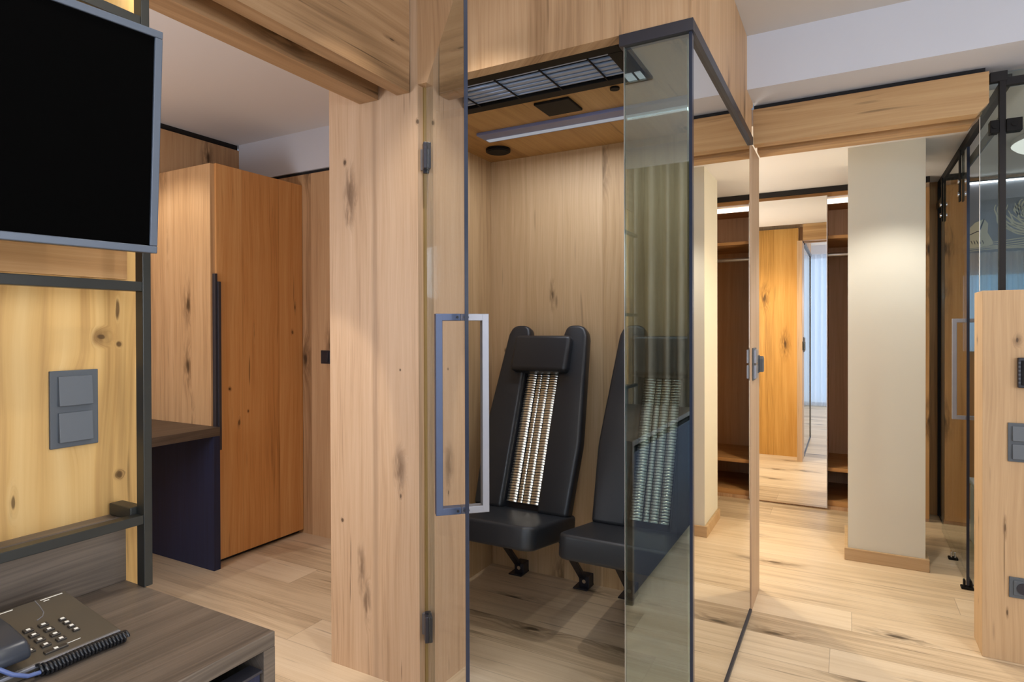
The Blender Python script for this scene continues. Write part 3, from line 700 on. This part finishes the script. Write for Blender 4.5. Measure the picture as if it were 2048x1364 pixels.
for cx, cz, R0 in ((.985, 1.905, .19), (1.45, 1.90, .13), (1.85, 1.92, .14)):
    for j in range(11):
        r_ = R0*(.18+.085*j); a0 = rnd.uniform(1.8, 3.4); a1 = a0 + rnd.uniform(1.6, 3.4)
        ribbon([(cx + r_*math.cos(a0+(a1-a0)*i/18)*1.0 + .006*math.sin(i*.9+j), cz + r_*.8*math.sin(a0+(a1-a0)*i/18)) for i in range(19)], .0055)
    for j in range(9):
        xx = cx-.10+j*.012; ribbon([(xx, cz+.03+rnd.uniform(-.01, .02)), (xx+.004, cz), (xx+.012, cz-.035)], .003)
for j in range(6):
    z0 = 1.665+.011*j
    ribbon([(.62+.02*j+i*.06, z0+.006*math.sin(i*.7+j)+.003*i) for i in range(24-j*2)], .0035)
obj('line_drawing', bm, 'mural_line', mu)
bm = B()
vs = [bm.verts.new((x, 4.7022, z)) for x, z in ((.60, 1.70), (.625, 1.75), (.65, 1.80), (.69, 1.845), (.735, 1.865), (.755, 1.835), (.752, 1.78), (.775, 1.73), (.78, 1.705), (.70, 1.69), (.63, 1.685))]
bm.faces.new(vs); obj('pale_shape', bm, 'mural_line', mu)
bm = B()
for j in range(6): ribbon([(.655+j*.014, 1.735), (.66+j*.014, 1.722), (.662+j*.014, 1.712)], .002, 4.7015)
ribbon([(.63, 1.72), (.66, 1.77), (.70, 1.79), (.715, 1.79)], .0025, 4.7015); ribbon([(.735, 1.865), (.72, 1.82), (.715, 1.80)], .004, 4.7015)
obj('ink_marks', bm, 'mural_dark', mu)
t = thing('light_strip', 'bright linear light strip above the bathroom mural', 'lamp', (1.3, 4.69, 2.09))
bm = B(); bx(bm, (.66, 4.690, 2.085), (2.2, 4.716, 2.094), .001); obj('diffuser', bm, 'led_cool', t)
bm = B(); bx(bm, (.655, 4.688, 2.094), (2.205, 4.718, 2.103), .001); obj('profile', bm, 'black_metal', t)
t = thing('ceiling_lamp', 'round white ceiling lamp in the bathroom behind the glass', 'lamp', (.90, 3.86, 2.125))
bm = B(); cyl(bm, (.98, 3.86, 2.100), (.98, 3.86, 2.124), .27, n=40); obj('base', bm, 'ceramic', t, smooth=40)
bm = B(); cyl(bm, (.98, 3.86, 2.085), (.98, 3.86, 2.101), .25, .268, n=40); obj('shade', bm, 'lamp_white', t, smooth=40)
def curtain(name, x0, x1, y, z0, z1, wl, amp, m, label, cat='curtain', group=None):
    bm = B(); N = max(40, int((x1-x0)/wl*14)); cols = []
    for i in range(N+1):
        x = x0+(x1-x0)*i/N; ph_ = 2*math.pi*(x-x0)/wl
        yy = y + amp*math.sin(ph_ + .6*math.sin(ph_*.37)); y2 = y + amp*1.25*math.sin(ph_ + .6*math.sin(ph_*.37)+.25)
        cols.append((bm.verts.new((x, yy, z1)), bm.verts.new((x + .006*math.sin(i), y2, (z0+z1)/2)), bm.verts.new((x, y2, z0))))
    for A, D in zip(cols, cols[1:]):
        bm.faces.new((A[0], D[0], D[1], A[1])); bm.faces.new((A[1], D[1], D[2], A[2]))
    o = obj(name, bm, m, smooth=180); tag(o, label, cat, group); return o
curtain('bathroom_curtain', .63, 2.2, 4.66, 1.05, 1.655, .055, .012, 'sheer', 'pleated pale curtain lit blue below the bathroom mural')
struct('window_2', box((.63, 4.700, 1.05), (2.2, 4.716, 1.52)), 'daylight_b', 'bathroom window glowing blue behind the pleated curtain', 'window')
t = thing('toilet_cistern', 'white sanitary box low behind the glass door', 'sanitary unit', (.75, 4.0, 0))
bm = B(); bx(bm, (.60, 3.86, 0), (.95, 4.25, .33), .02, 4); obj('body', bm, 'ceramic', t, smooth=40)
bm = B(); bx(bm, (.592, 3.85, .33), (.958, 4.26, .355), .008, 3); obj('lid', bm, 'ceramic', t, smooth=40)

# ================================================================== window side behind the camera
struct('window_1', box((-.78, -1.418, .06), (1.5, -1.40, 2.25)), 'daylight', 'bright window behind the curtains', 'window')
curtain('drape', -1.25, -.80, -.70, .02, 2.27, .10, .035, 'drape', 'heavy taupe drape at the left end of the window')
curtain('drape', 1.35, 2.1, -1.16, .02, 2.30, .10, .035, 'drape', 'heavy taupe drape at the right end of the window')
curtain('sheer_curtain', -.80, 1.4, -1.27, .02, 2.30, .085, .02, 'sheer', 'white sheer curtain across the bright window')
struct('trim_8', box((-1.266, -.625, 2.235), (2.37, -.600, ZC)), 'white', 'white pelmet board in front of the curtain track', 'trim')
t = thing('cove_light', 'warm light strip hidden behind the curtain pelmet', 'lamp', (.5, -.645, 2.34))
bm = B(); bx(bm, (-1.2, -.655, 2.335), (2.2, -.640, 2.35), .001); obj('diffuser', bm, 'led_warm', t)
bm = B(); bx(bm, (-1.2, -.640, 2.33), (2.2, -.636, 2.355)); obj('profile', bm, 'alu', t)

t = thing('ceiling_spotlight', 'dark twin ceiling spotlight plate seen only mirrored in the narrow glass pane', 'lamp', (-.88, .63, 2.36))
bm = B(); bx(bm, (-.985, .44, 2.346), (-.787, .83, 2.359), .012, 3); obj('housing', bm, 'spot_plate', t)
for xa, xb in ((-.892, -.852), (-.840, -.812)):
    bm = B(); bx(bm, (xa, .482, 2.343), (xb, .566, 2.347), .001); obj('lens', bm, 'lens', t)
# ================================================================== lights
def spot(name, loc, power, size=110, blend=.35, col=(1, .86, .66), rad=.02, target=None):
    l = bpy.data.lights.new(name, 'SPOT'); l.energy = power; l.spot_size = math.radians(size); l.spot_blend = blend
    l.color = col; l.shadow_soft_size = rad
    o = bpy.data.objects.new(name, l); COL.objects.link(o); o.location = loc
    if target: o.rotation_euler = (Vector(target)-Vector(loc)).to_track_quat('-Z', 'Y').to_euler()
    return o
def area(name, loc, size, power, col=(1, 1, 1), rot=(0, 0, 0)):
    l = bpy.data.lights.new(name, 'AREA'); l.energy = power; l.shape = 'RECTANGLE'; l.size, l.size_y = size; l.color = col
    o = bpy.data.objects.new(name, l); COL.objects.link(o); o.location = loc; o.rotation_euler = rot; return o
def omni(name, loc, power, rad, col):
    l = bpy.data.lights.new(name, 'POINT'); l.energy = power; l.shadow_soft_size = rad; l.color = col
    o = bpy.data.objects.new(name, l); COL.objects.link(o); o.location = loc; return o
W1 = (1, .91, .80); N1 = (.87, .90, 1.0); K1 = (.88, .94, 1.0)
spot('downlight_front', (-.98, 1.34, 2.34), 26, 90, .6, W1)
spot('added_spot_opening', (-1.05, .58, 2.34), 55, 28, .2, W1, target=(-2.08, 1.88, 0))  # extra spot added to throw the lit patch on the side room floor
spot('downlight_room', (-.2, .9, 2.34), 14, 150, .7, W1)
spot('downlight_tv', (-.82, .38, 2.34), 24, 120, .6, W1)
spot('downlight_partition', (.75, 2.25, 2.34), 22, 110, .5, W1)
spot('downlight_passage', (.20, 3.16, 2.11), 34, 100, .5, W1)
spot('downlight_passage_rear', (-.9, 3.6, 2.11), 44, 140, .5, (1, .78, .48))
spot('downlight_side', (-3.05, 1.50, 2.34), 22, 110, .4, W1)
spot('downlight_bath', (1.2, 3.7, 2.11), 22, 140, .5, N1)
omni('main_room_fill', (2.0, -.2, 1.5), 55, .25, N1)  # added fill, no fixture, kept out of view to brighten room and ceiling
omni('window_side_fill', (.15, -.35, 1.6), 22, .2, N1)  # invented soft fill behind the camera that flattens the shadows
area('right_wall_fill', (2.35, .6, 1.3), (2.2, 2.0), 35, N1, (0, math.radians(90), 0))  # added soft fill from the right, no real fixture on that wall
omni('side_room_fill', (-2.3, -.1, 1.2), 58, .3, N1)  # unseen fill behind the television wall, added to lift the side room ceiling
omni('passage_fill', (-1.1, 3.6, 1.2), 30, .2, (1, .93, .82))  # fill added out of sight to brighten the passage and closet
area('cabin_lamp', (-.93, 2.332, 2.027), (.9, .03), 6, N1)

w = bpy.data.worlds.new('world'); C.world = w; w.use_nodes = True
w.node_tree.nodes['Background'].inputs[0].default_value = (.7, .8, 1, 1); w.node_tree.nodes['Background'].inputs[1].default_value = .3

# ================================================================== camera (two-point view, level within a third of a degree)
cam = bpy.data.cameras.new('camera'); co = bpy.data.objects.new('camera', cam); COL.objects.link(co)
Rw = [(.8764536408, .4814771515, -.0029610976), (-.0000136194, -.0061251199, -.9999812412), (-.4814862566, .8764372399, -.0053618262)]
cx_, cy_, cz_ = Vector(Rw[0]), -Vector(Rw[1]), -Vector(Rw[2])
co.matrix_world = Matrix(((cx_.x, cy_.x, cz_.x, 0), (cx_.y, cy_.y, cz_.y, 0), (cx_.z, cy_.z, cz_.z, 1.2), (0, 0, 0, 1)))
cam.sensor_fit = 'HORIZONTAL'; cam.sensor_width = 36; cam.lens = 1222.967/2048*36
cam.shift_y = -(682-663.337)/2048
cam.clip_start = .02
C.camera = co
C.view_settings.view_transform = 'Standard'
C.view_settings.look = 'None'
C.view_settings.exposure = -0.12
C.cycles.use_denoising = True
C.cycles.max_bounces = 10; C.cycles.transparent_max_bounces = 16; C.cycles.glossy_bounces = 6; C.cycles.diffuse_bounces = 4
C.cycles.sample_clamp_indirect = 6.0
C.cycles.caustics_reflective = True
